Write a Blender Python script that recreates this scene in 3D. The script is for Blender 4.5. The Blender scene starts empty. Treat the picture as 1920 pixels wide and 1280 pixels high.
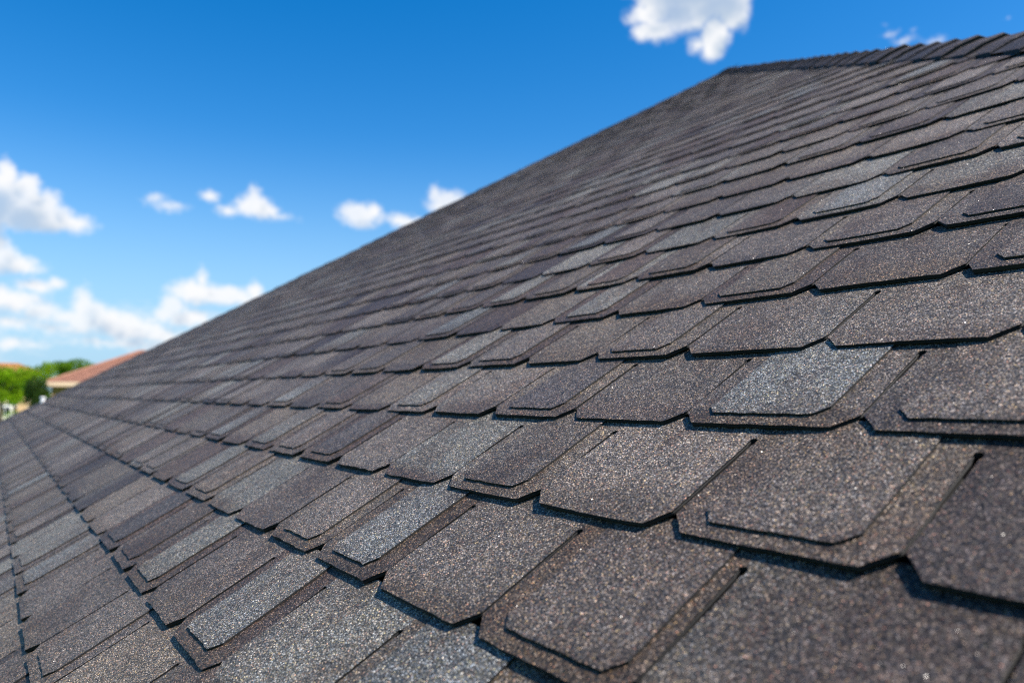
import bpy, math, random
from mathutils import Vector, Matrix
from math import sin, cos, radians, pi, sqrt, atan2, exp
random.seed(7)
SC = bpy.context.scene
COL = SC.collection

# ------------------------------------------------------------------ frame of the roof face
E = 0.2                                   # one shingle exposure, metres
PITCH = radians(31.39)
CP, SP = cos(PITCH), sin(PITCH)
HCAM = 2.1508                             # camera above the roof face, in exposures
V0 = 1.1146                               # course 0 lies this far upslope of the camera's foot
CAM_Z = 4.6
Z0 = CAM_Z - HCAM * CP * E
def P(u, v, t=0.0):                       # u along the courses, v upslope, t out of the face (all in exposures)
    return Vector((u * E, (v * CP - t * SP) * E, Z0 + (v * SP + t * CP) * E))

# ------------------------------------------------------------------ camera
def rot(a, b, c):
    return Matrix.Rotation(c, 3, 'Z') @ Matrix.Rotation(b, 3, 'Y') @ Matrix.Rotation(a, 3, 'X')
F_PX = 1418.31                            # focal length for a picture 1920 wide
M = rot(1.30484303, 0.442818703, 0.890393028)   # camera axes -> roof face axes
FACE = Matrix(((1, 0, 0), (0, CP, -SP), (0, SP, CP)))
RW = FACE @ M
cam = bpy.data.cameras.new('camera')
camo = bpy.data.objects.new('camera', cam); COL.objects.link(camo)
camo.matrix_world = Matrix.Translation(P(0, 0, HCAM)) @ RW.to_4x4()
cam.sensor_width = 36.0; cam.lens = 36.0 * F_PX / 1920
cam.clip_start = 0.02; cam.clip_end = 6000
cam.dof.use_dof = True; cam.dof.focus_distance = 5.6 * E; cam.dof.aperture_fstop = 3.5
cam.dof.aperture_blades = 0
SC.camera = camo
def ray(px, py):                          # world direction through a point of a 1920 x 1280 picture
    return (RW @ Vector((px - 960, 640 - py, -F_PX)))
def at(px, py, dist):                     # the place at that depth from the camera
    return P(0, 0, HCAM) + ray(px, py) * (dist / F_PX)

# ------------------------------------------------------------------ sun and sky
az, el = radians(55), radians(33)
SUN = FACE @ Vector((cos(el) * cos(az), cos(el) * sin(az), sin(el)))
sl = bpy.data.lights.new('sun', 'SUN'); sl.energy = 4.9; sl.angle = radians(0.53); sl.color = (1.0, 0.935, 0.86)
so = bpy.data.objects.new('sun', sl); COL.objects.link(so)
so.rotation_euler = SUN.to_track_quat('Z', 'Y').to_euler(); so.location = (0, 0, 30)

world = bpy.data.worlds.new('World'); SC.world = world; world.use_nodes = True
nt = world.node_tree; N = nt.nodes; L = nt.links
for n in list(N): N.remove(n)
def nd(tree, t, **kw):
    n = tree.nodes.new(t)
    for k, v in kw.items():
        if k == 'ins':
            for i, x in v.items():
                if isinstance(x, bpy.types.NodeSocket): tree.links.new(x, n.inputs[i])
                else: n.inputs[i].default_value = x
        else: setattr(n, k, v)
    return n
def mth(tree, op, a, b=0.0, c=0.0, clamp=False):
    n = nd(tree, 'ShaderNodeMath', operation=op, ins={0: a, 1: b, 2: c}); n.use_clamp = clamp
    return n.outputs[0]
def vm(tree, op, a, b=(0, 0, 0), c=None, out=0):
    n = nd(tree, 'ShaderNodeVectorMath', operation=op, ins={0: a, 1: b})
    if c is not None: n.inputs[2].default_value = c
    return n.outputs[out]

sky = nd(nt, 'ShaderNodeTexSky'); sky.sky_type = 'NISHITA'; sky.sun_disc = False
sky.sun_elevation = math.asin(SUN.z); sky.sun_rotation = atan2(SUN.x, SUN.y)
sky.air_density = 1.0; sky.dust_density = 0.6; sky.ozone_density = 2.0; sky.altitude = 0
hsv = nd(nt, 'ShaderNodeHueSaturation', ins={'Hue': .503, 'Saturation': 1.5, 'Value': 1.0, 'Color': sky.outputs[0]})

def azel(px, py):
    d = ray(px, py).normalized()
    return atan2(-d.x, d.y), math.asin(d.z)
# cumulus heaps: centre and half size of each billow, given in a 1920 x 1280 view of that part of the sky
BLOBS = [
 (-30, 360, 52, 42), (30, 385, 55, 38), (70, 402, 60, 28), (110, 415, 50, 15), (50, 350, 26, 20), (8, 330, 20, 24), (-70, 385, 80, 55), (150, 418, 20, 9), (95, 378, 20, 16),
 (-5, 485, 36, 26), (30, 497, 36, 14), (0, 460, 16, 20), (-60, 490, 50, 40),
 (66, 534, 36, 16, .15), (104, 531, 20, 14, .15),
 (-15, 556, 46, 20), (38, 566, 36, 18), (80, 584, 34, 16), (118, 594, 24, 12), (156, 574, 19, 28), (178, 592, 28, 24), (150, 600, 22, 22), (205, 600, 26, 20), (238, 612, 32, 22), (274, 622, 36, 18), (308, 630, 24, 14), (225, 590, 14, 10, .2),
 (322, 574, 20, 20), (348, 594, 34, 15), (310, 588, 24, 16, .1), (372, 602, 20, 8), (290, 600, 24, 10, .2),
 (362, 546, 40, 18), (420, 554, 52, 16), (377, 524, 7, 12), (478, 548, 12, 15), (446, 560, 34, 10), (335, 540, 16, 12, .1),
 (12, 642, 50, 14, .18), (64, 646, 36, 12, .22), (180, 640, 60, 12, .22), (250, 642, 40, 12, .1), (100, 614, 60, 12, .16), (20, 606, 40, 14, .16), (300, 652, 40, 12, .1), (75, 612, 16, 8, .1),
 (292, 374, 17, 9, .12), (318, 389, 25, 8, .1), (393, 367, 22, 13, .18), (478, 388, 30, 18), (432, 397, 18, 8, .05), (476, 366, 9, 14), (515, 408, 28, 6, .1), (500, 395, 18, 12),
 (675, 402, 32, 16), (660, 394, 20, 12), (698, 396, 14, 12), (680, 418, 16, 9), (748, 412, 24, 12, .1), (770, 418, 26, 10, .1), (838, 374, 28, 14), (815, 366, 7, 12), (822, 384, 16, 10),
 (1255, -5, 56, 36), (1330, -10, 66, 42), (1218, 28, 34, 18), (1235, 58, 34, 18), (1290, 34, 44, 24), (1372, 24, 26, 26), (1340, 66, 24, 30), (1338, 92, 18, 18), (1310, 84, 15, 10), (1205, 62, 14, 14), (1290, -60, 120, 60), (1392, 8, 12, 34),
 (1672, 60, 22, 9, .3), (1692, 76, 20, 9, .2), (1752, 74, 28, 9, .24), (1660, 44, 12, 7, .34), (1890, 32, 16, 7, .34), (1712, 54, 14, 7, .34),
]
grp = bpy.data.node_groups.new('cloud_field', 'ShaderNodeTree')
grp.interface.new_socket('P', in_out='INPUT', socket_type='NodeSocketVector')
grp.interface.new_socket('D', in_out='OUTPUT', socket_type='NodeSocketFloat')
gi = grp.nodes.new('NodeGroupInput'); go = grp.nodes.new('NodeGroupOutput')
wn = nd(grp, 'ShaderNodeTexNoise', ins={'Vector': gi.outputs[0], 'Scale': 26.0, 'Detail': 4.0, 'Roughness': 0.55})
wv = vm(grp, 'MULTIPLY', vm(grp, 'SUBTRACT', wn.outputs['Color'], (.5, .5, .5)), (.017, .013, 0))
pw = vm(grp, 'ADD', gi.outputs[0], wv)
cur = None
for bx, by, rx, ry, *op in BLOBS:
    a0, e0 = azel(bx, by); a1, _ = azel(bx + rx, by); _, e1 = azel(bx, by - ry)
    ra, re = max(abs(a1 - a0), 1e-3) * 1.16, max(abs(e1 - e0), 1e-3) * 1.16
    q = vm(grp, 'MULTIPLY_ADD', pw, (1 / ra, 1 / re, 0), (-a0 / ra, -e0 / re, 0))
    d = vm(grp, 'LENGTH', q, out=1)
    d = mth(grp, 'MULTIPLY', mth(grp, 'SUBTRACT', d, 1.0), min(ra, re) / .02)
    if op: d = mth(grp, 'ADD', d, op[0])
    cur = d if cur is None else mth(grp, 'SMOOTH_MIN', cur, d, 0.25)
grp.links.new(cur, go.inputs[0])
tc = nd(nt, 'ShaderNodeTexCoord')
sx = nd(nt, 'ShaderNodeSeparateXYZ', ins={0: tc.outputs['Generated']})
azn = mth(nt, 'ARCTAN2', mth(nt, 'MULTIPLY', sx.outputs[0], -1.0), sx.outputs[1])
eln = mth(nt, 'ARCSINE', sx.outputs[2])
pv = nd(nt, 'ShaderNodeCombineXYZ', ins={0: azn, 1: eln, 2: 0.0}).outputs[0]
g1 = nd(nt, 'ShaderNodeGroup'); g1.node_tree = grp; L.new(pv, g1.inputs[0])
g2 = nd(nt, 'ShaderNodeGroup'); g2.node_tree = grp; L.new(vm(nt, 'ADD', pv, (.010, .017, 0)), g2.inputs[0])
n1 = nd(nt, 'ShaderNodeTexNoise', ins={'Vector': pv, 'Scale': 90.0, 'Detail': 4.0, 'Roughness': 0.6})
n2 = nd(nt, 'ShaderNodeTexNoise', ins={'Vector': pv, 'Scale': 13.0, 'Detail': 3.0})
edge = mth(nt, 'ADD', g1.outputs[0], mth(nt, 'MULTIPLY', mth(nt, 'SUBTRACT', n1.outputs[0], .5), 0.6))
mr = nd(nt, 'ShaderNodeMapRange', interpolation_type='SMOOTHSTEP', ins={0: edge, 1: 0.30, 2: -0.34, 3: 0.0, 4: 1.0})
thin = nd(nt, 'ShaderNodeMapRange', ins={0: n2.outputs[0], 1: .3, 2: .55, 3: .74, 4: 1.0})
# low broken cloud all the way round near the horizon, so the sky outside the view goes on as it does inside
n3 = nd(nt, 'ShaderNodeTexNoise', ins={'Vector': vm(nt, 'MULTIPLY', pv, (1, 2.6, 1)), 'Scale': 6.5, 'Detail': 7.0, 'Roughness': .58})
low = nd(nt, 'ShaderNodeMapRange', interpolation_type='SMOOTHSTEP', ins={0: eln, 1: .16, 2: .02, 3: 0.0, 4: 1.0})
lw = nd(nt, 'ShaderNodeMapRange', interpolation_type='SMOOTHSTEP', ins={0: mth(nt, 'ADD', n3.outputs[0], mth(nt, 'MULTIPLY', low.outputs[0], .14)), 1: .60, 2: .72, 3: 0.0, 4: .8})
lowc = mth(nt, 'MULTIPLY', lw.outputs[0], low.outputs[0])
# the mapped heaps cover az 0.2..1.35; elsewhere the scattered field takes over
dens = mth(nt, 'MAXIMUM', mth(nt, 'MULTIPLY', mr.outputs[0], thin.outputs[0]), lowc, clamp=True)
lit = nd(nt, 'ShaderNodeMapRange', interpolation_type='SMOOTHSTEP', ins={0: mth(nt, 'SUBTRACT', g2.outputs[0], mth(nt, 'MULTIPLY', n1.outputs[0], .55)), 1: -1.25, 2: -.15, 3: 0.0, 4: 1.0})
cc = nd(nt, 'ShaderNodeMix', data_type='RGBA', ins={0: lit.outputs[0]})
cc.inputs[6].default_value = (2.8, 3.4, 4.2, 1); cc.inputs[7].default_value = (5.3, 5.35, 5.45, 1)
mix = nd(nt, 'ShaderNodeMix', data_type='RGBA', ins={0: dens})
hz = nd(nt, 'ShaderNodeMapRange', interpolation_type='SMOOTHSTEP', ins={0: eln, 1: .34, 2: -.04, 3: 0.0, 4: .92})
hm = nd(nt, 'ShaderNodeMix', data_type='RGBA', ins={0: hz.outputs[0], 6: hsv.outputs[0]}); hm.inputs[7].default_value = (1.9, 3.4, 5.0, 1)
L.new(hm.outputs[2], mix.inputs[6]); L.new(cc.outputs[2], mix.inputs[7])
bg = nd(nt, 'ShaderNodeBackground', ins={'Color': mix.outputs[2], 'Strength': 0.102})
wo = nd(nt, 'ShaderNodeOutputWorld'); L.new(bg.outputs[0], wo.inputs[0])
SC.view_settings.view_transform = 'Standard'; SC.view_settings.look = 'None'
SC.view_settings.exposure = 0.86; SC.view_settings.gamma = 1.0; SC.view_settings.use_curve_mapping = False
SC.cycles.use_denoising = False; SC.cycles.filter_width = 1.15
SC.cycles.max_bounces = 5; SC.cycles.diffuse_bounces = 2; SC.cycles.glossy_bounces = 1; SC.cycles.transmission_bounces = 3

# ------------------------------------------------------------------ materials
def material(name):
    m = bpy.data.materials.new(name); m.use_nodes = True
    return m, m.node_tree, m.node_tree.nodes['Principled BSDF']
def rgba(c): return (c[0], c[1], c[2], 1)
def granules(name, cell=0.00135):
    m, t, b = material(name)
    geo = nd(t, 'ShaderNodeNewGeometry')
    at_ = nd(t, 'ShaderNodeAttribute', attribute_name='tint')
    vor = nd(t, 'ShaderNodeTexVoronoi', voronoi_dimensions='3D', ins={'Vector': geo.outputs['Position'], 'Scale': 1 / cell})
    vor2 = nd(t, 'ShaderNodeTexVoronoi', voronoi_dimensions='3D', ins={'Vector': geo.outputs['Position'], 'Scale': 0.47 / cell})
    s = nd(t, 'ShaderNodeSeparateColor', ins={0: vor.outputs['Color']})
    s2 = nd(t, 'ShaderNodeSeparateColor', ins={0: vor2.outputs['Color']})
    br = nd(t, 'ShaderNodeValToRGB', ins={0: s.outputs[0]})
    e = br.color_ramp.elements
    e[0].position = 0; e[0].color = (.10, .10, .10, 1); e[1].position = 1; e[1].color = (4.6, 4.5, 4.35, 1)
    for p_, v in ((.3, .34), (.62, .78), (.88, 1.65)):
        x = e.new(p_); x.color = (v, v, v, 1)
    hue = nd(t, 'ShaderNodeValToRGB', ins={0: s.outputs[1]}); hue.color_ramp.interpolation = 'CONSTANT'
    e = hue.color_ramp.elements
    e[0].position = 0; e[0].color = (.95, 1.0, 1.10, 1); e[1].position = .30; e[1].color = (1, 1, 1, 1)
    for p_, c in ((.50, (1.12, 1.0, .88)), (.72, (.84, .95, 1.14)), (.84, (1.3, 1.15, .72)), (.93, (1.4, .92, .78))):
        x = e.new(p_); x.color = rgba(c)
    mot = nd(t, 'ShaderNodeTexNoise', ins={'Vector': geo.outputs['Position'], 'Scale': 55.0, 'Detail': 4.0, 'Roughness': .65})
    mr_ = nd(t, 'ShaderNodeMapRange', ins={0: mot.outputs[0], 1: .3, 2: .7, 3: .74, 4: 1.26})
    mo2 = nd(t, 'ShaderNodeTexNoise', ins={'Vector': geo.outputs['Position'], 'Scale': 5.0, 'Detail': 5.0, 'Roughness': .7})
    mr2 = nd(t, 'ShaderNodeMapRange', ins={0: mo2.outputs[0], 1: .3, 2: .7, 3: .86, 4: 1.14})
    clump = nd(t, 'ShaderNodeMapRange', ins={0: s2.outputs[2], 1: 0, 2: 1, 3: .84, 4: 1.16})
    gap = nd(t, 'ShaderNodeMapRange', ins={0: vor.outputs['Distance'], 1: .25, 2: .75, 3: 1.12, 4: .4})
    k = mth(t, 'MULTIPLY', mr_.outputs[0], mr2.outputs[0])
    k = mth(t, 'MULTIPLY', k, clump.outputs[0]); k = mth(t, 'MULTIPLY', k, gap.outputs[0])
    c1 = vm(t, 'MULTIPLY', at_.outputs['Color'], br.outputs[0]); c2 = vm(t, 'MULTIPLY', c1, hue.outputs[0])
    sc = nd(t, 'ShaderNodeVectorMath', operation='SCALE', ins={0: c2, 3: k})
    # the blends drift from one granule colour to another in soft patches, streaked along the slope
    mp_ = nd(t, 'ShaderNodeMapping', ins={0: geo.outputs['Position'], 3: (1.0, .55, .55)})
    dr = nd(t, 'ShaderNodeTexNoise', ins={'Vector': mp_.outputs[0], 'Scale': 11.0, 'Detail': 6.0, 'Roughness': .62})
    dm = nd(t, 'ShaderNodeMapRange', interpolation_type='SMOOTHSTEP', ins={0: dr.outputs[0], 1: .50, 2: .64, 3: 0.0, 4: .8})
    tn = nd(t, 'ShaderNodeMix', data_type='RGBA', ins={0: dm.outputs[0]}); tn.inputs[6].default_value = (1.04, 1.04, 1.05, 1); tn.inputs[7].default_value = (.77, .69, .65, 1)
    wr = nd(t, 'ShaderNodeTexNoise', ins={'Vector': geo.outputs['Position'], 'Scale': 38.0, 'Detail': 8.0, 'Roughness': .7})
    wm = nd(t, 'ShaderNodeMapRange', ins={0: wr.outputs[0], 1: .62, 2: .74, 3: 1.0, 4: .6})
    fin = vm(t, 'MULTIPLY', sc.outputs[0], tn.outputs[2])
    fi2 = nd(t, 'ShaderNodeVectorMath', operation='SCALE', ins={0: fin, 3: wm.outputs[0]})
    t.links.new(fi2.outputs[0], b.inputs['Base Color'])
    wn_ = nd(t, 'ShaderNodeTexWhiteNoise', noise_dimensions='3D', ins={0: vor.outputs['Position']})
    pn = vm(t, 'SUBTRACT', wn_.outputs['Color'], (.5, .5, .5))
    amp = nd(t, 'ShaderNodeMapRange', ins={0: s.outputs[2], 1: .968, 2: .975, 3: .9, 4: 2.6})
    sc2 = nd(t, 'ShaderNodeVectorMath', operation='SCALE', ins={0: pn, 3: amp.outputs[0]})
    nn = vm(t, 'NORMALIZE', vm(t, 'ADD', geo.outputs['Normal'], sc2.outputs[0]))
    t.links.new(nn, b.inputs['Normal'])
    gl = nd(t, 'ShaderNodeMapRange', ins={0: s.outputs[2], 1: .968, 2: .975, 3: .6, 4: .34})
    t.links.new(gl.outputs[0], b.inputs['Roughness'])
    spc = nd(t, 'ShaderNodeMapRange', ins={0: s.outputs[2], 1: .968, 2: .975, 3: .35, 4: 1.0}); t.links.new(spc.outputs[0], b.inputs['Specular IOR Level'])
    return m
def simple(name, col, rough=.8, scale=8.0, var=.25, bump=0.0):
    m, t, b = material(name)
    tc_ = nd(t, 'ShaderNodeNewGeometry')
    n_ = nd(t, 'ShaderNodeTexNoise', ins={'Vector': tc_.outputs['Position'], 'Scale': scale, 'Detail': 5.0, 'Roughness': .6})
    mp = nd(t, 'ShaderNodeMapRange', ins={0: n_.outputs[0], 1: .3, 2: .7, 3: 1 - var, 4: 1 + var})
    s_ = nd(t, 'ShaderNodeVectorMath', operation='SCALE', ins={0: col, 3: mp.outputs[0]})
    t.links.new(s_.outputs[0], b.inputs['Base Color']); b.inputs['Roughness'].default_value = rough
    if bump:
        bp = nd(t, 'ShaderNodeBump', ins={'Strength': bump, 'Height': n_.outputs[0]}); t.links.new(bp.outputs[0], b.inputs['Normal'])
    return m
MG = granules('ceramic_granules')
MEDGE = simple('asphalt_edge', (.004, .004, .004), .75, 300.0, .5, .4)
MFELT = simple('black_underlay', (.01, .01, .01), .9, 60.0)
MTILE = simple('terracotta_tile', (.27, .13, .085), .8, 2.0, .18)
MTILE2 = simple('weathered_orange_tile', (.36, .17, .05), .8, 2.0, .2)
MOCHRE = simple('ochre_render', (.30, .17, .045), .9, 2.0, .15)
MCREAM = simple('cream_render', (.74, .68, .56), .9, 2.0, .06)
MTAN = simple('tan_render', (.55, .36, .19), .9, 2.0, .1)
MFASCIA = simple('painted_fascia', (.62, .45, .30), .6, 2.0, .05)
MWHITE = simple('white_paint', (.78, .78, .78), .5, 3.0, .05)
MWIN = simple('window_glass', (.02, .025, .03), .1, 1.0, .1)
MRED = simple('red_paint', (.5, .05, .03), .5, 3.0, .1)
MBARK = simple('tree_bark', (.10, .075, .05), .95, 14.0, .3, .4)
MGRASS = simple('lawn_grass', (.085, .17, .03), .95, .6, .35)
MPAVE = simple('pale_concrete', (.5, .47, .42), .9, 1.5, .1)
def leaf_mat(name, col):
    m, t, b = material(name)
    g = nd(t, 'ShaderNodeNewGeometry')
    n_ = nd(t, 'ShaderNodeTexNoise', ins={'Vector': g.outputs['Position'], 'Scale': 1.3, 'Detail': 4.0})
    n2_ = nd(t, 'ShaderNodeMapRange', ins={0: n_.outputs[0], 1: .3, 2: .7, 3: .7, 4: 1.3})
    r_ = nd(t, 'ShaderNodeMapRange', ins={0: g.outputs['Random Per Island'], 1: 0, 2: 1, 3: .7, 4: 1.3})
    s_ = nd(t, 'ShaderNodeVectorMath', operation='SCALE', ins={0: col, 3: mth(t, 'MULTIPLY', n2_.outputs[0], r_.outputs[0])})
    t.links.new(s_.outputs[0], b.inputs['Base Color']); b.inputs['Roughness'].default_value = .6
    tr = nd(t, 'ShaderNodeBsdfTranslucent'); s3 = nd(t, 'ShaderNodeVectorMath', operation='SCALE', ins={0: s_.outputs[0], 3: 1.3}); t.links.new(s3.outputs[0], tr.inputs[0])
    mx = nd(t, 'ShaderNodeMixShader', ins={0: .4}); t.links.new(b.outputs[0], mx.inputs[1]); t.links.new(tr.outputs[0], mx.inputs[2])
    t.links.new(mx.outputs[0], t.nodes['Material Output'].inputs[0])
    return m
MLEAF = leaf_mat('bright_leaves', (.24, .37, .010)); MLEAFD = leaf_mat('dark_leaves', (.045, .085, .014)); MLEAFM = leaf_mat('mid_leaves', (.15, .26, .012))

# ------------------------------------------------------------------ mesh helpers
def tagit(o, label=None, cat=None, group=None, kind=None):
    if label: o['label'] = label
    if cat: o['category'] = cat
    if group: o['group'] = group
    if kind: o['kind'] = kind
    return o
def empty(name, loc, rz=0.0):
    o = bpy.data.objects.new(name, None); COL.objects.link(o); o.location = loc; o.rotation_euler = (0, 0, rz)
    o.empty_display_size = .2
    return o
class MB:
    def __init__(s): s.v = []; s.f = []; s.mi = []; s.c = []
    def add(s, vs, fs, mi=0, cols=None):
        b = len(s.v); s.v += [tuple(x) for x in vs]
        s.c += (cols if cols is not None else [(.1, .1, .1)] * len(vs))
        for i, f in enumerate(fs):
            s.f.append([b + x for x in f]); s.mi.append(mi[i] if isinstance(mi, list) else mi)
    def box(s, x0, x1, y0, y1, z0, z1, mi=0):
        vs = [(x, y, z) for z in (z0, z1) for y in (y0, y1) for x in (x0, x1)]
        s.add(vs, [(0, 2, 3, 1), (4, 5, 7, 6), (0, 1, 5, 4), (2, 6, 7, 3), (0, 4, 6, 2), (1, 3, 7, 5)], mi)
    def tube(s, a, b, r0, r1, n=8, mi=0):
        a, b = Vector(a), Vector(b); d = (b - a).normalized(); x = d.orthogonal().normalized(); y = d.cross(x)
        vs = []
        for p, r in ((a, r0), (b, r1)):
            for i in range(n):
                t = 2 * pi * i / n; vs.append(p + x * (r * cos(t)) + y * (r * sin(t)))
        fs = [(i, (i + 1) % n, n + (i + 1) % n, n + i) for i in range(n)] + [tuple(range(n))[::-1], tuple(range(n, 2 * n))]
        s.add(vs, fs, mi)
    def mesh(s, name, mats, smooth=False, tint=False, origin=None):
        me = bpy.data.meshes.new(name)
        o = Vector(origin) if origin is not None else Vector((0, 0, 0))
        me.from_pydata([(x - o.x, y - o.y, z - o.z) for x, y, z in s.v], [], s.f)
        for m in mats: me.materials.append(m)
        me.polygons.foreach_set('material_index', s.mi)
        if smooth: me.polygons.foreach_set('use_smooth', [m == 0 for m in s.mi])
        if tint:
            ca = me.color_attributes.new('tint', 'FLOAT_COLOR', 'POINT')
            flat = []
            for c in s.c: flat += [c[0], c[1], c[2], 1.0]
            ca.data.foreach_set('color', flat)
        me.update()
        return me
    def obj(s, name, mats, parent=None, loc=(0, 0, 0), **kw):
        o = bpy.data.objects.new(name, s.mesh(name, mats, **kw)); COL.objects.link(o); o.location = loc
        if parent: o.parent = parent
        return o

# ------------------------------------------------------------------ ground
g = MB(); g.add([(-3000, -3000, 0), (3000, -3000, 0), (3000, 3000, 0), (-3000, 3000, 0)], [(0, 1, 2, 3)])
tagit(g.obj('ground', [MGRASS]), kind='structure')

# ------------------------------------------------------------------ the shingled roof
APEX = (-29.8, 41.6)
LSL, RSL = 0.853, 0.91                    # how fast the hips run out per exposure down
def uL(v): return APEX[0] - LSL * (APEX[1] - v)
def uR(v): return APEX[0] + RSL * (APEX[1] - v)
VE = -9.0                                 # eave
def sag(u, v):                            # the deck is never quite flat
    return 0.01 * sin(u * .21 + 1.0) * sin(v * .33 + .4) * min(1.0, math.hypot(u, v) / 8.0)

house_base = P(APEX[0], VE); house_base.z = 0
house = tagit(empty('house', house_base), 'dark grey shingled hip roof of the house the camera looks across', 'house')

ed = MB()
crn = [P(uL(VE), VE, -.11), P(uR(VE), VE, -.11), P(APEX[0], APEX[1], -.11)]
depth = (crn[2].y - crn[0].y)
bk = [Vector((crn[0].x, crn[2].y + depth, crn[0].z)), Vector((crn[1].x, crn[2].y + depth, crn[0].z))]
ed.add([crn[0], crn[1], crn[2], bk[0], bk[1]], [(0, 1, 2), (1, 4, 2), (3, 0, 2), (4, 3, 2), (0, 3, 4, 1)])
ed.obj('roof_deck', [MFELT], house, (0, 0, 0), origin=house_base)
wl = MB(); ez = crn[0].z
wl.box(crn[0].x + .5, crn[1].x - .5, crn[0].y + .5, bk[0].y - .5, 0, ez - .02)
wl.obj('wall', [MCREAM], house, (0, 0, 0), origin=house_base)
fa = MB()
for x0, x1, y0, y1 in ((crn[0].x, crn[1].x, crn[0].y - .03, crn[0].y - .002), (crn[0].x, crn[1].x, bk[0].y + .002, bk[0].y + .03),
                       (crn[0].x - .03, crn[0].x - .002, crn[0].y, bk[0].y), (crn[1].x + .002, crn[1].x + .03, crn[0].y, bk[0].y)):
    fa.box(x0, x1, y0, y1, ez - .2, ez - .01)
fa.obj('fascia', [MWHITE], house, (0, 0, 0), origin=house_base)

# colours of the granule blends
DARK = (0.063, 0.048, 0.040); BROWN = (0.094, 0.068, 0.052); MID = (0.121, 0.101, 0.083); GREY = (0.160, 0.136, 0.112)
TAUPE = (0.144, 0.119, 0.091); BLUE = (0.166, 0.166, 0.152); PALE = (0.180, 0.171, 0.145); PURP = (0.090, 0.077, 0.069); RUST = (0.109, 0.079, 0.053)
def mixc(a, b, t):
    t = max(0., min(1., t)); return tuple(a[i] * (1 - t) + b[i] * t for i in range(3))
PITCHU = 1.165
DV = {-1: -.02, 0: .03, 1: .035, 2: .04, 3: .012, 4: .01}
SLOTS = {-1: (1, [-3.98, -5.16, -6.31, -7.45, -8.58, -9.72]), 0: (0, [-3.46, -4.64, -5.77, -6.90, -8.05, -9.22, -10.38, -11.57]),
 1: (-1, [-1.65, -2.885, -4.09, -5.26, -6.40, -7.55, -8.67, -9.81]), 2: (-1, [-2.32, -3.575, -4.76, -5.93, -7.06, -8.19, -9.33]),
 3: (-1, [-1.84, -3.05, -4.31, -5.44, -6.55, -7.74, -8.92]), 4: (-1, [-2.5, -3.71, -4.9, -6.08, -7.2, -8.33]), 5: (0, [-3.11, -4.32, -5.51, -6.65, -7.8])}
def slot_u(k, n):                         # n-th slot of a course, counted to the left
    row = SLOTS.get(k)
    if row:
        i = n - row[0]
        if 0 <= i < len(row[1]): return row[1][i]
        if i < 0: return row[1][0] - PITCHU * i
        return row[1][-1] - PITCHU * (i - len(row[1]) + 1)
    base = -3.49 - .062 * k + (.60 if k % 2 else 0.0)
    return base - PITCHU * n
KNOWN = {  # (course, n): (overlay?, base colour, overlay colour); tab n reaches from slot n to slot n-1
 (0, 0): (1, RUST, MID), (0, -1): (0, DARK, None), (0, 1): (0, GREY, None), (0, 2): (1, RUST, BLUE), (0, 3): (1, TAUPE, GREY), (0, 4): (0, MID, None), (0, 5): (0, PALE, None),
 (0, 6): (1, TAUPE, TAUPE), (0, 7): (1, BROWN, PALE), (0, 8): (0, BROWN, None),
 (1, -2): (0, DARK, None), (1, -1): (0, DARK, None), (1, 0): (1, TAUPE, MID), (1, 1): (0, GREY, None), (1, 2): (1, TAUPE, MID), (1, 3): (0, PALE, None), (1, 4): (0, GREY, None),
 (1, 5): (1, BROWN, PURP), (1, 6): (1, MID, GREY), (1, 7): (1, TAUPE, PALE),
 (2, -1): (1, MID, MID), (2, 0): (1, MID, BLUE), (2, 1): (0, GREY, None), (2, 2): (1, TAUPE, PURP), (2, 3): (0, GREY, None), (2, 4): (1, GREY, PALE),
 (2, 5): (0, TAUPE, None), (2, 6): (1, MID, BROWN), (2, 7): (0, MID, None), (2, 8): (1, GREY, BLUE),
 (3, -1): (0, MID, None), (3, 0): (0, GREY, None), (3, 1): (0, MID, None), (3, 2): (1, TAUPE, MID), (3, 3): (0, TAUPE, None), (3, 4): (1, BROWN, GREY), (3, 5): (1, BROWN, PALE), 
 (4, -1): (1, MID, MID), (4, 0): (0, MID, None), (4, 1): (1, BROWN, TAUPE), (4, 2): (0, GREY, None), (4, 3): (1, BROWN, PALE), (4, 4): (0, TAUPE, None), (4, 5): (0, BROWN, None), (4, 6): (1, MID, BLUE),
 (5, 0): (1, MID, DARK), (5, 1): (1, TAUPE, MID), (5, 2): (0, MID, None), (5, 3): (1, GREY, TAUPE),
 (-1, 0): (0, BROWN, None), (-1, 1): (1, TAUPE, BLUE), (-1, 2): (0, PALE, None), (-1, 3): (1, BROWN, BLUE), (-1, 4): (0, MID, None), (-1, 5): (1, BROWN, PALE), (-1, 6): (1, MID, BROWN), (-1, 7): (1, BROWN, PURP),
 (-2, 4): (1, MID, MID), (-2, 5): (0, MID, None), (-2, 6): (0, MID, None), (-2, 7): (1, TAUPE, BLUE), (-2, 8): (1, MID, PALE),
}
PALB = [DARK, BROWN, MID, MID, GREY, TAUPE, PALE, TAUPE]
PALO = [BLUE, PALE, MID, GREY, BROWN, GREY, BROWN, TAUPE, MID, GREY]

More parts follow.
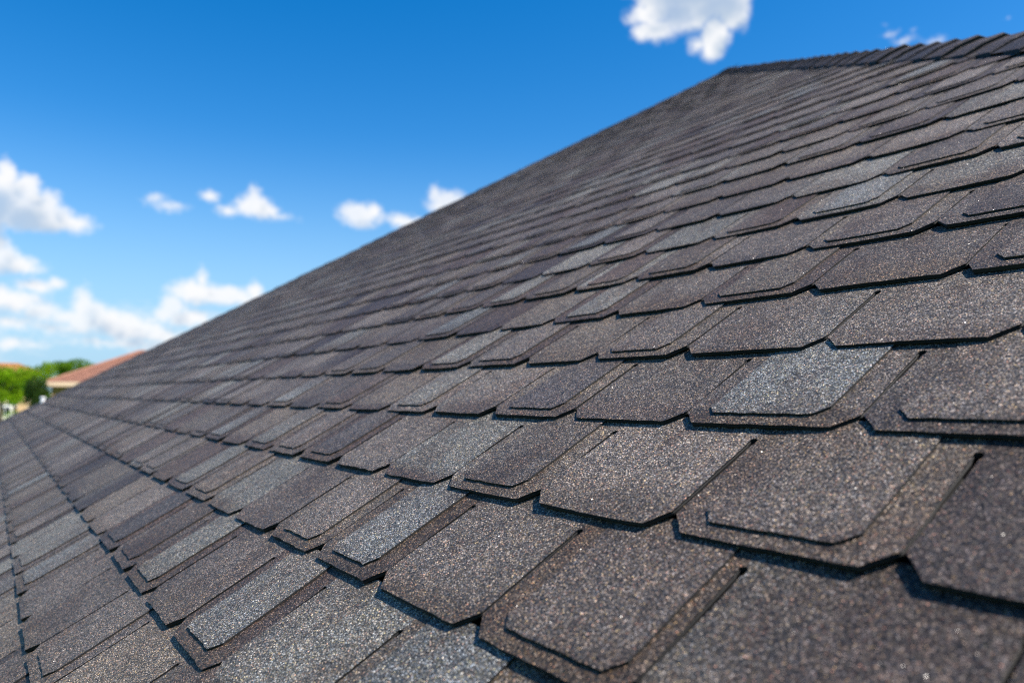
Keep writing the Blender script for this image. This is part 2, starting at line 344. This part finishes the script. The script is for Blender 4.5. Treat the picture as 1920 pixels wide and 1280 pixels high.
def half_slot(s):
    if s < .13: return .006 + (.13 - s) / .13 * .125
    if s < .34: return .006
    if s < .85: return .006 + (s - .34) / .51 * .010
    if s < .90: return .024
    return .0006
def tab_height(s, rnd, far=0.0):
    z = .012 - far * .3 - (.050 - far) * min(s, 1.0)
    if s < .22: z -= .009 * (1 - s / .22) ** 2
    return z + rnd[0] * .004 * sin(pi * min(1, s)) + rnd[1] * .004 * (1 - min(1, s))
def add_tab(mb, mo, k, n, fine, clipL=None, clipR=None):
    """one shingle tab (and, into mo, the overlay laminated on it)"""
    rk = random.Random(k * 977 + n * 31 + 5)
    u0, u1 = slot_u(k, n), slot_u(k, n - 1)
    ov, cb, co = KNOWN.get((k, n), (None, None, None))
    if ov is None:
        ov = 1 if rk.random() < .48 else 0; cb = rk.choice(PALB); co = rk.choice(PALO)
    j = (1 + rk.uniform(-.18, .18) * (1 if fine else 1.6)) * (1 - .16 * max(0., min(1., (u0 + 4.5) / 3))); cb = tuple(c * j for c in cb)  # random tone per tab; darker toward the right, with vignette put into the colour
    if co: j = 1 + rk.uniform(-.18, .18); co = tuple(c * j for c in co)
    rnd = [rk.uniform(-1, 1) for _ in range(6)]
    lowk = .006 * max(0., min(1., (k - 4) / 8.)) if k > 4 else 0.0
    lowk = max(lowk, .005 * max(0., min(1., (-u0 - 10) / 14.)))
    v = k + V0 + DV.get(k, 0.0)
    if fine:
        rows = [0, .04, .08, .13, .17, .22, .34, .5, .66, .84, .855, .895, .91, 1.12]; nc = 9
    else:
        rows = [0, .12, .25, .6, 1.1]; nc = 2
    curl = rk.uniform(.006, .016) if rk.random() < .2 else 0.0
    wig = [rk.uniform(-.005, .005) for _ in range(40)]
    skew = rk.uniform(-.010, .010)
    band = rk.uniform(.10, .34) if rk.random() < .75 else .04
    bandc = rk.choice([RUST, BROWN, RUST, DARK]); bs = rk.uniform(.35, .95)
    side = rk.choice([-1, 0, 1, 0]); sidec = rk.choice([BROWN, DARK, PALE, TAUPE])
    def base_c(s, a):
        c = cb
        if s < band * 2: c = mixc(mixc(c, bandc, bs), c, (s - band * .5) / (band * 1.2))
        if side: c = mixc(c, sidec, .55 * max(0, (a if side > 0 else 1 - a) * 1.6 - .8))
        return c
    def zt(u, vv, s, lift=0.0):
        a = (u - u0) / (u1 - u0)
        return tab_height(s, rnd, lowk) + rnd[2] * .004 * (a - .5) * (1 - min(1, s)) + (rnd[3] * .005 + curl) * (2 * a - 1) ** 2 * (1 - min(1, s)) + sag(u, vv) + lift
    def clip(u, vv):
        return max(uL(vv) , min(uR(vv), u))
    def slab(mb, rows, left, right, lift, th, colf, mid):
        R, C = len(rows), nc + 1
        vs = []; cs = []
        for i, s in enumerate(rows):
            l, r = left(s), right(s)
            if fine and .02 < s < .83: l += rk.uniform(0, .007); r -= rk.uniform(0, .007)
            for c in range(C):
                a = c / nc; u = l + (r - l) * a
                vv = v + s + skew * (a - .5) * (1 - min(1, s)) + (wig[c] if i == 0 and fine else 0)
                u = clip(u, vv)
                vs.append(P(u, vv, zt(u, vv, s, lift(s, a) * (1 - lowk * 20)))); cs.append(colf(s, (u - u0) / (u1 - u0)))
        fs = [(i * C + c, i * C + c + 1, (i + 1) * C + c + 1, (i + 1) * C + c) for i in range(R - 1) for c in range(nc)]
        mi = [0] * len(fs)
        # rim: left side, bottom, right side
        rim = [i * C for i in range(R - 1, 0, -1)] + list(range(C)) + [i * C + nc for i in range(1, R)]
        nrm = FACE @ Vector((0, 0, 1))
        cen = sum((vs[i] for i in rim), Vector()) / len(rim)
        b0 = len(vs)
        lay = [(0, 0.0), (th * .42, .006 if mid else 0), (th * .5, 0.0), (th, .004)] if (mid and fine) else [(0, 0), (th, 0)]
        for d, ins in lay:
            for i in rim:
                w = (cen - vs[i]).normalized() * ins
                vs.append(vs[i] - nrm * d * E + w * E); cs.append(DARK)
        m = len(rim)
        for q in range(len(lay) - 1):
            for i in range(m - 1):
                a_ = b0 + q * m + i
                fs.append((a_, a_ + m, a_ + m + 1, a_ + 1)); mi.append(1)
        mb.add(vs, fs, mi, cs)
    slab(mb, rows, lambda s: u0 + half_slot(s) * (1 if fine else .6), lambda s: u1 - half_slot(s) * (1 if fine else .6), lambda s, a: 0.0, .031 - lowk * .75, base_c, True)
    if ov:
        ro = [.10, .14, .19, .24, .34, .5, .7, .9, 1.12] if fine else [.10, .2, .6, 1.1]
        ll = rk.uniform(.14, .19); rr = rk.uniform(.20, .25)
        if (k, n) == (0, 0): rr = .10
        gradc = rk.choice([MID, TAUPE, GREY, BROWN]); gk = rk.choice([0, .35, .6]); gw = rk.uniform(.1, .4)
        def oc(s, a):
            c = co
            c = mixc(c, sidec, .35 * max(0, (a if side > 0 else 1 - a) * 1.6 - .8)) if side else c
            c = mixc(c, gradc, gk * max(0, min(1, (s - .25) / .6)))
            return mixc(mixc(c, bandc, .35), c, (s - .1) / gw)
        def lf(s, a):
            base = .015
            if s > .22: base = .004 + .011 * min(1, a * 3.0)
            return base
        slab(mo, ro, lambda s: u0 + ll + max(0, .19 - s) * .9, lambda s: u1 - rr - max(0, .19 - s) * .9, lf, .013, oc, False)
    return ov

# which tabs are there
cells = []
camp = P(0, 0, HCAM)
fwd = (RW @ Vector((0, 0, -1)))
RWT = RW.transposed()
for k in range(-6, 43):
    v = k + V0
    if v > APEX[1] - .4: break
    for n in range(-14, 70):
        u0, u1 = slot_u(k, n), slot_u(k, n - 1)
        if u1 < uL(v) + .05 or u0 > uR(v) - .05: continue
        c = P((u0 + u1) / 2, v + .5, 0) - camp; q = RWT @ c
        inside = False; size = 0
        if q.z < -.2:
            x = 960 + F_PX * q.x / -q.z; y = 640 - F_PX * q.y / -q.z
            mrg = 90 * 1.0 / max(.3, -q.z)
            inside = -mrg < x < 1920 + mrg and -mrg < y < 1280 + mrg
            nrm = FACE @ Vector((0, 0, 1))
            size = abs(c.normalized().dot(nrm)) / c.length ** 2
        cells.append((size if inside else 0, k, n))
cells.sort(reverse=True)
near = [c for c in cells if c[0] > 0][:300]
nearset = set((k, n) for _, k, n in near)
far = MB()
for size, k, n in cells:
    if (k, n) in nearset:
        b, o_ = MB(), MB()
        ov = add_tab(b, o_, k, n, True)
        org = P((slot_u(k, n) + slot_u(k, n - 1)) / 2, k + V0)
        s = b.obj('shingle', [MG, MEDGE], house, org - house_base, smooth=False, tint=True, origin=org)
        if ov:
            o_.obj('overlay_tab', [MG, MEDGE], s, (0, 0, 0), tint=True, origin=org)
    else:
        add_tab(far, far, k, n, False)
fo = far.obj('shingle_field', [MG, MEDGE], house, (0, 0, 0), tint=True, origin=house_base)
tagit(fo, kind='stuff')

# the faces beyond the two hips: plain courses in the same shingles
def side_face(a, b, c):                   # a, b eave corners, c apex
    mb = MB()
    a, b, c = Vector(a), Vector(b), Vector(c)
    nrm = (b - a).cross(c - a).normalized()
    if nrm.z < 0: nrm = -nrm
    H = ((c - a) - (b - a).normalized() * (c - a).dot((b - a).normalized())).length
    nrow = int(H / E)
    for i in range(nrow):
        t0, t1 = i / nrow, min(1, (i + 1.05) / nrow)
        p = [a.lerp(c, t0), b.lerp(c, t0), b.lerp(c, t1), a.lerp(c, t1)]
        h0, h1 = .05 * E, .014 * E
        nseg = max(1, int((p[1] - p[0]).length / (PITCHU * E)))
        for j in range(nseg):
            x0, x1 = j / nseg, (j + 1) / nseg - .004
            q = [p[0].lerp(p[1], x0) + nrm * h0, p[0].lerp(p[1], x1) + nrm * h0, p[3].lerp(p[2], x1) + nrm * h1, p[3].lerp(p[2], x0) + nrm * h1]
            r = [p[0].lerp(p[1], x0) + nrm * .01 * E, p[0].lerp(p[1], x1) + nrm * .01 * E]
            col = random.choice(PALB + PALO)
            mb.add(q + r, [(0, 1, 2, 3), (4, 5, 1, 0)], [0, 1], [col] * 6)
    return mb
up = Vector((0, 0, .012))
for a, b in ((crn[1], bk[1]), (bk[0], crn[0]), (bk[1], bk[0])):
    tagit(side_face(a + up, b + up, crn[2] + up).obj('shingle_field', [MG, MEDGE], house, (0, 0, 0), tint=True, origin=house_base), kind='stuff')

# hip caps: folded pieces lapping up each hip
def cap_mesh(d, a1, a2, nrm, tint, k=1.0):
    mb = MB(); vs = []; cs = []
    prof = [(a1, .66), (a1, .35), (a1, .07), (None, 0), (a2, .07), (a2, .35), (a2, .66)]
    for s, lift in ((0, .24), (.08, .26), (.5, .215), (1.35, .15)):
        for ax, w in prof:
            base = d * s + (ax * w if ax else Vector((0, 0, 0)))
            cs.append(mixc(mixc(tint, DARK, .4), tint, s * 3)); vs.append((base + nrm * k * (lift if w < .5 else lift * .72)) * E)
    C = len(prof)
    fs = [(i * C + c, i * C + c + 1, (i + 1) * C + c + 1, (i + 1) * C + c) for i in range(3) for c in range(C - 1)]
    mi = [0] * len(fs); b0 = len(vs)
    rim = [2 * C, C] + list(range(C)) + [2 * C - 1, 3 * C - 1]
    for i in rim: vs.append(vs[i] - nrm * .20 * k * E); cs.append(DARK)
    for i in range(len(rim) - 1): fs.append((rim[i], b0 + i, b0 + i + 1, rim[i + 1])); mi.append(1)
    mb.add(vs, fs, mi, cs)
    return mb
tints = [(.040, .034, .032), (.034, .029, .028), DARK, (.052, .044, .042), (.038, .031, .031), DARK]
for side in (0, 1):
    foot = crn[1] if side == 0 else crn[0]
    d = (crn[2] - foot); Ln = d.length / E; d.normalize()
    fn = FACE @ Vector((0, 0, 1))
    other = (bk[1] - crn[1]).cross(crn[2] - crn[1]).normalized() if side == 0 else (bk[0] - crn[0]).cross(crn[2] - crn[0]).normalized()
    if other.z < 0: other = -other
    a1 = d.cross(fn); a1 = a1 if a1.x * (-1 if side == 0 else 1) > 0 else -a1
    a2 = d.cross(other); a2 = a2 if a2.x * (1 if side == 0 else -1) > 0 else -a2
    nrm = (fn + other).normalized()
    protos = [cap_mesh(d, a1, a2, nrm, t, .88 if side == 0 else .5).mesh('hip_cap', [MG, MEDGE], tint=True) for t in tints]
    i = 0.0
    while i < Ln - .6:
        o = bpy.data.objects.new('hip_cap', random.choice(protos)); COL.objects.link(o); o.parent = house
        o.location = foot + d * (i * E) - house_base + Vector((random.uniform(-.006, .006), random.uniform(-.006, .006), random.uniform(0, .006)))
        i += .95
# small white vent stack just over the far hip
vp = MB(); q = P(uL(3.4) + .9, 3.4, 0) ; q = at(80, 749, 10.3)
vp.tube((q.x, q.y, q.z - .6), (q.x, q.y, q.z + .02), .028, .028, 12); vp.tube((q.x, q.y, q.z + .02), (q.x, q.y, q.z + .04), .036, .034, 12)
vp.obj('vent_pipe', [MWHITE], house, (0, 0, 0), origin=house_base)

# ------------------------------------------------------------------ neighbours
def hip_house(name, label, corner, yaw, w, dep, ez, rise, roofm, wallm, over=.5, tile=True):
    r = tagit(empty(name, corner, yaw), label, 'house')
    b = MB(); b.box(over, w - over, over, dep - over, 0, ez - .05); b.obj('wall', [wallm], r)
    hd = dep / 2
    ra, rb = Vector((hd, hd, ez + rise)), Vector((w - hd, hd, ez + rise))
    c = [Vector((0, 0, ez)), Vector((w, 0, ez)), Vector((w, dep, ez)), Vector((0, dep, ez))]
    rf = MB()
    def face(p0, p1, q1, q0):
        nr = int((q0 - p0).length / .38)
        n_ = (p1 - p0).cross(q0 - p0).normalized()
        for i in range(nr):
            t0, t1 = i / nr, (i + 1) / nr
            A, B, C_, D_ = p0.lerp(q0, t0), p1.lerp(q1, t0), p1.lerp(q1, t1), p0.lerp(q0, t1)
            rf.add([A + n_ * .05, B + n_ * .05, C_, D_, A - n_ * .01, B - n_ * .01], [(0, 1, 2, 3), (4, 5, 1, 0)])
    face(c[0], c[1], rb, ra); face(c[1], c[2], rb, rb); face(c[2], c[3], ra, rb); face(c[3], c[0], ra, ra)
    rf.add([x + Vector((0, 0, -.02)) for x in c], [(0, 3, 2, 1)])
    ro = rf.obj('roof', [roofm], r)
    cp = MB()
    for a_, b_ in ((c[0], ra), (c[3], ra), (c[1], rb), (c[2], rb), (ra, rb)): cp.tube(a_ + Vector((0, 0, .06)), b_ + Vector((0, 0, .06)), .11, .11, 6)
    cp.obj('ridge_cap', [roofm], ro)
    f = MB()
    for x0, x1, y0, y1 in ((-.04, w + .04, -.04, -.003), (-.04, w + .04, dep + .003, dep + .04), (-.04, -.003, 0, dep), (w + .003, w + .04, 0, dep)): f.box(x0, x1, y0, y1, ez - .32, ez + .02)
    f.obj('fascia', [MFASCIA], r)
    for i in range(3):
        x = w * (.36 + .24 * i)
        fr = MB(); fr.box(x - .7, x + .7, over - .06, over - .003, ez - 2.0, ez - .75); fo_ = fr.obj('window', [MWHITE], r)
        pn = MB(); pn.box(x - .6, x - .03, over - .08, over - .062, ez - 1.9, ez - .85); pn.obj('pane', [MWIN], fo_)
        pn = MB(); pn.box(x + .03, x + .6, over - .08, over - .062, ez - 1.9, ez - .85); pn.obj('pane', [MWIN], fo_)
    return r
def gz(v): return Vector((v.x, v.y, 0))
q = at(88, 716, 57); d = ray(700, 736); yaw = atan2(ray(175, 736).y, ray(175, 736).x) - pi / 2
hip_house('neighbour_house', 'terracotta roofed house past the low end of the grey roof', gz(q), yaw, 20, 13, q.z, 2.75, MTILE, MOCHRE, over=.3)
q = at(-120, 694, 120); yaw2 = atan2(ray(-40, 736).y, ray(-40, 736).x) - pi / 2
hip_house('distant_house', 'orange tiled house roof peeking over the leftmost trees', gz(q), yaw2, 14, 6, q.z, 1.3, MTILE2, MTAN)
q = at(-60, 752, 105)
hip_house('cream_house', 'low cream walled building seen under the tree crown at the left edge', gz(q), yaw2, 7.2, 6, q.z + .02, .25, MCREAM, MCREAM, over=.15)
gh = tagit(empty('garden_shed', gz(at(42, 745, 95)), yaw2), 'small tan shed with orange roof between the trees at left', 'shed')
b = MB(); zt_ = at(42, 738, 95).z; b.box(-.55, .55, -.5, .5, 0, zt_); b.obj('wall', [MTAN], gh)
b = MB(); b.add([(-.7, -.7, zt_), (.7, -.7, zt_), (.7, .7, zt_), (-.7, .7, zt_), (0, 0, zt_ + .35)], [(0, 1, 4), (1, 2, 4), (2, 3, 4), (3, 0, 4), (0, 3, 2, 1)]); b.obj('roof', [MTILE2], gh)
b = MB(); b.box(-.25, .25, -.55, -.503, 0.1, 2.1); b.obj('door', [MRED], gh)

# ------------------------------------------------------------------ trees
def tree(label, px, ptop, pbot, halfw, dist, mat, nleaf=2600, seed=1, group='trees beyond the roof', name='leafy_tree'):
    rd = random.Random(seed)
    top = at(px, ptop, dist); bot = at(px, pbot, dist); base = gz(top)
    rz_ = (top.z - bot.z) / 2; cz = (top.z + bot.z) / 2; rx = halfw * dist / F_PX
    t = tagit(empty(name, base), label, 'tree', group)
    tr = MB(); tr.tube((0, 0, 0), (.05, 0, cz - rz_ * .6), .16, .11, 9)
    lumps = []
    for i in range(11):
        a = rd.uniform(0, 2 * pi); rr = rd.uniform(.2, .75); zz = rd.uniform(-.65, .75)
        lumps.append((Vector((rx * rr * cos(a), rx * rr * sin(a), cz + rz_ * zz)), rd.uniform(.28, .5)))
    for c_, s_ in lumps[:6]: tr.tube((.04, 0, cz - rz_ * .9), c_, .06, .02, 6)
    tr.obj('trunk', [MBARK], t)
    cr = MB()
    for i in range(nleaf):
        c_, s_ = rd.choice(lumps)
        dv = Vector((rd.gauss(0, 1), rd.gauss(0, 1), rd.gauss(0, 1))).normalized() * (rd.random() ** .4)
        p = c_ + Vector((dv.x * rx * s_, dv.y * rx * s_, dv.z * rz_ * s_ * 1.1))
        sz = rd.uniform(.06, .15) * max(1, dist / 60)
        x = Vector((rd.gauss(0, 1), rd.gauss(0, 1), rd.gauss(0, .6))).normalized(); y = x.orthogonal().normalized()
        cr.add([p - x * sz, p - y * sz * .5, p + x * sz, p + y * sz * .5], [(0, 1, 2, 3)])
    cr.obj('crown', [mat], t)
    return t
tree('bright green tree with a thin trunk at the left edge', 5, 690, 760, 46, 50, MLEAF, 3200, 1)
tree('dark tree nearest the grey roof edge beside the terracotta house', 72, 700, 775, 24, 56, MLEAFD, 2600, 2)
tree('bright tree behind, left of the terracotta roof', 74, 681, 740, 46, 72, MLEAF, 2600, 3)
tree('mid green tree behind the leftmost bright tree', 30, 694, 765, 40, 80, MLEAFM, 2600, 4)
tree('darker tree top rising over the middle of the terracotta roof', 132, 676, 724, 44, 92, MLEAFM, 3600, 5)
tree('tree crown cut by the left edge below the orange roof', -45, 684, 760, 52, 66, MLEAFM, 2600, 6)
hb = MB(); rd = random.Random(9)
base = gz(at(0, 790, 70)); dirx = (gz(at(60, 790, 70)) - base).normalized(); top = at(0, 770, 70).z
for i in range(6000):
    p = base + dirx * rd.uniform(-9, 7) + Vector((rd.uniform(-.7, .7), rd.uniform(-.7, .7), rd.uniform(.05, top)))
    sz = rd.uniform(.05, .12); x = Vector((rd.gauss(0, 1), rd.gauss(0, 1), rd.gauss(0, .6))).normalized(); y = x.orthogonal().normalized()
    hb.add([p - x * sz, p - y * sz * .6, p + x * sz, p + y * sz * .6], [(0, 1, 2, 3)])
tagit(hb.obj('hedge', [MLEAF], None, base, origin=base), 'bright green clipped hedge low at the left edge under the trees', 'hedge')
# a far belt of trees closing the horizon
fb = MB()
for i in range(9000):
    a = rd.uniform(-.5, 2.2); r_ = rd.uniform(240, 300)
    h_ = 5.0 + 2.5 * sin(a * 23) * sin(a * 7.3 + 1)
    p = Vector((-sin(a) * r_, cos(a) * r_, rd.uniform(.2, h_)))
    sz = rd.uniform(.6, 1.5); x = Vector((rd.gauss(0, 1), rd.gauss(0, 1), rd.gauss(0, .6))).normalized(); y = x.orthogonal().normalized()
    fb.add([p - x * sz, p - y * sz * .7, p + x * sz, p + y * sz * .7], [(0, 1, 2, 3)])
tagit(fb.obj('far_woodland', [MLEAFM], None), kind='stuff')
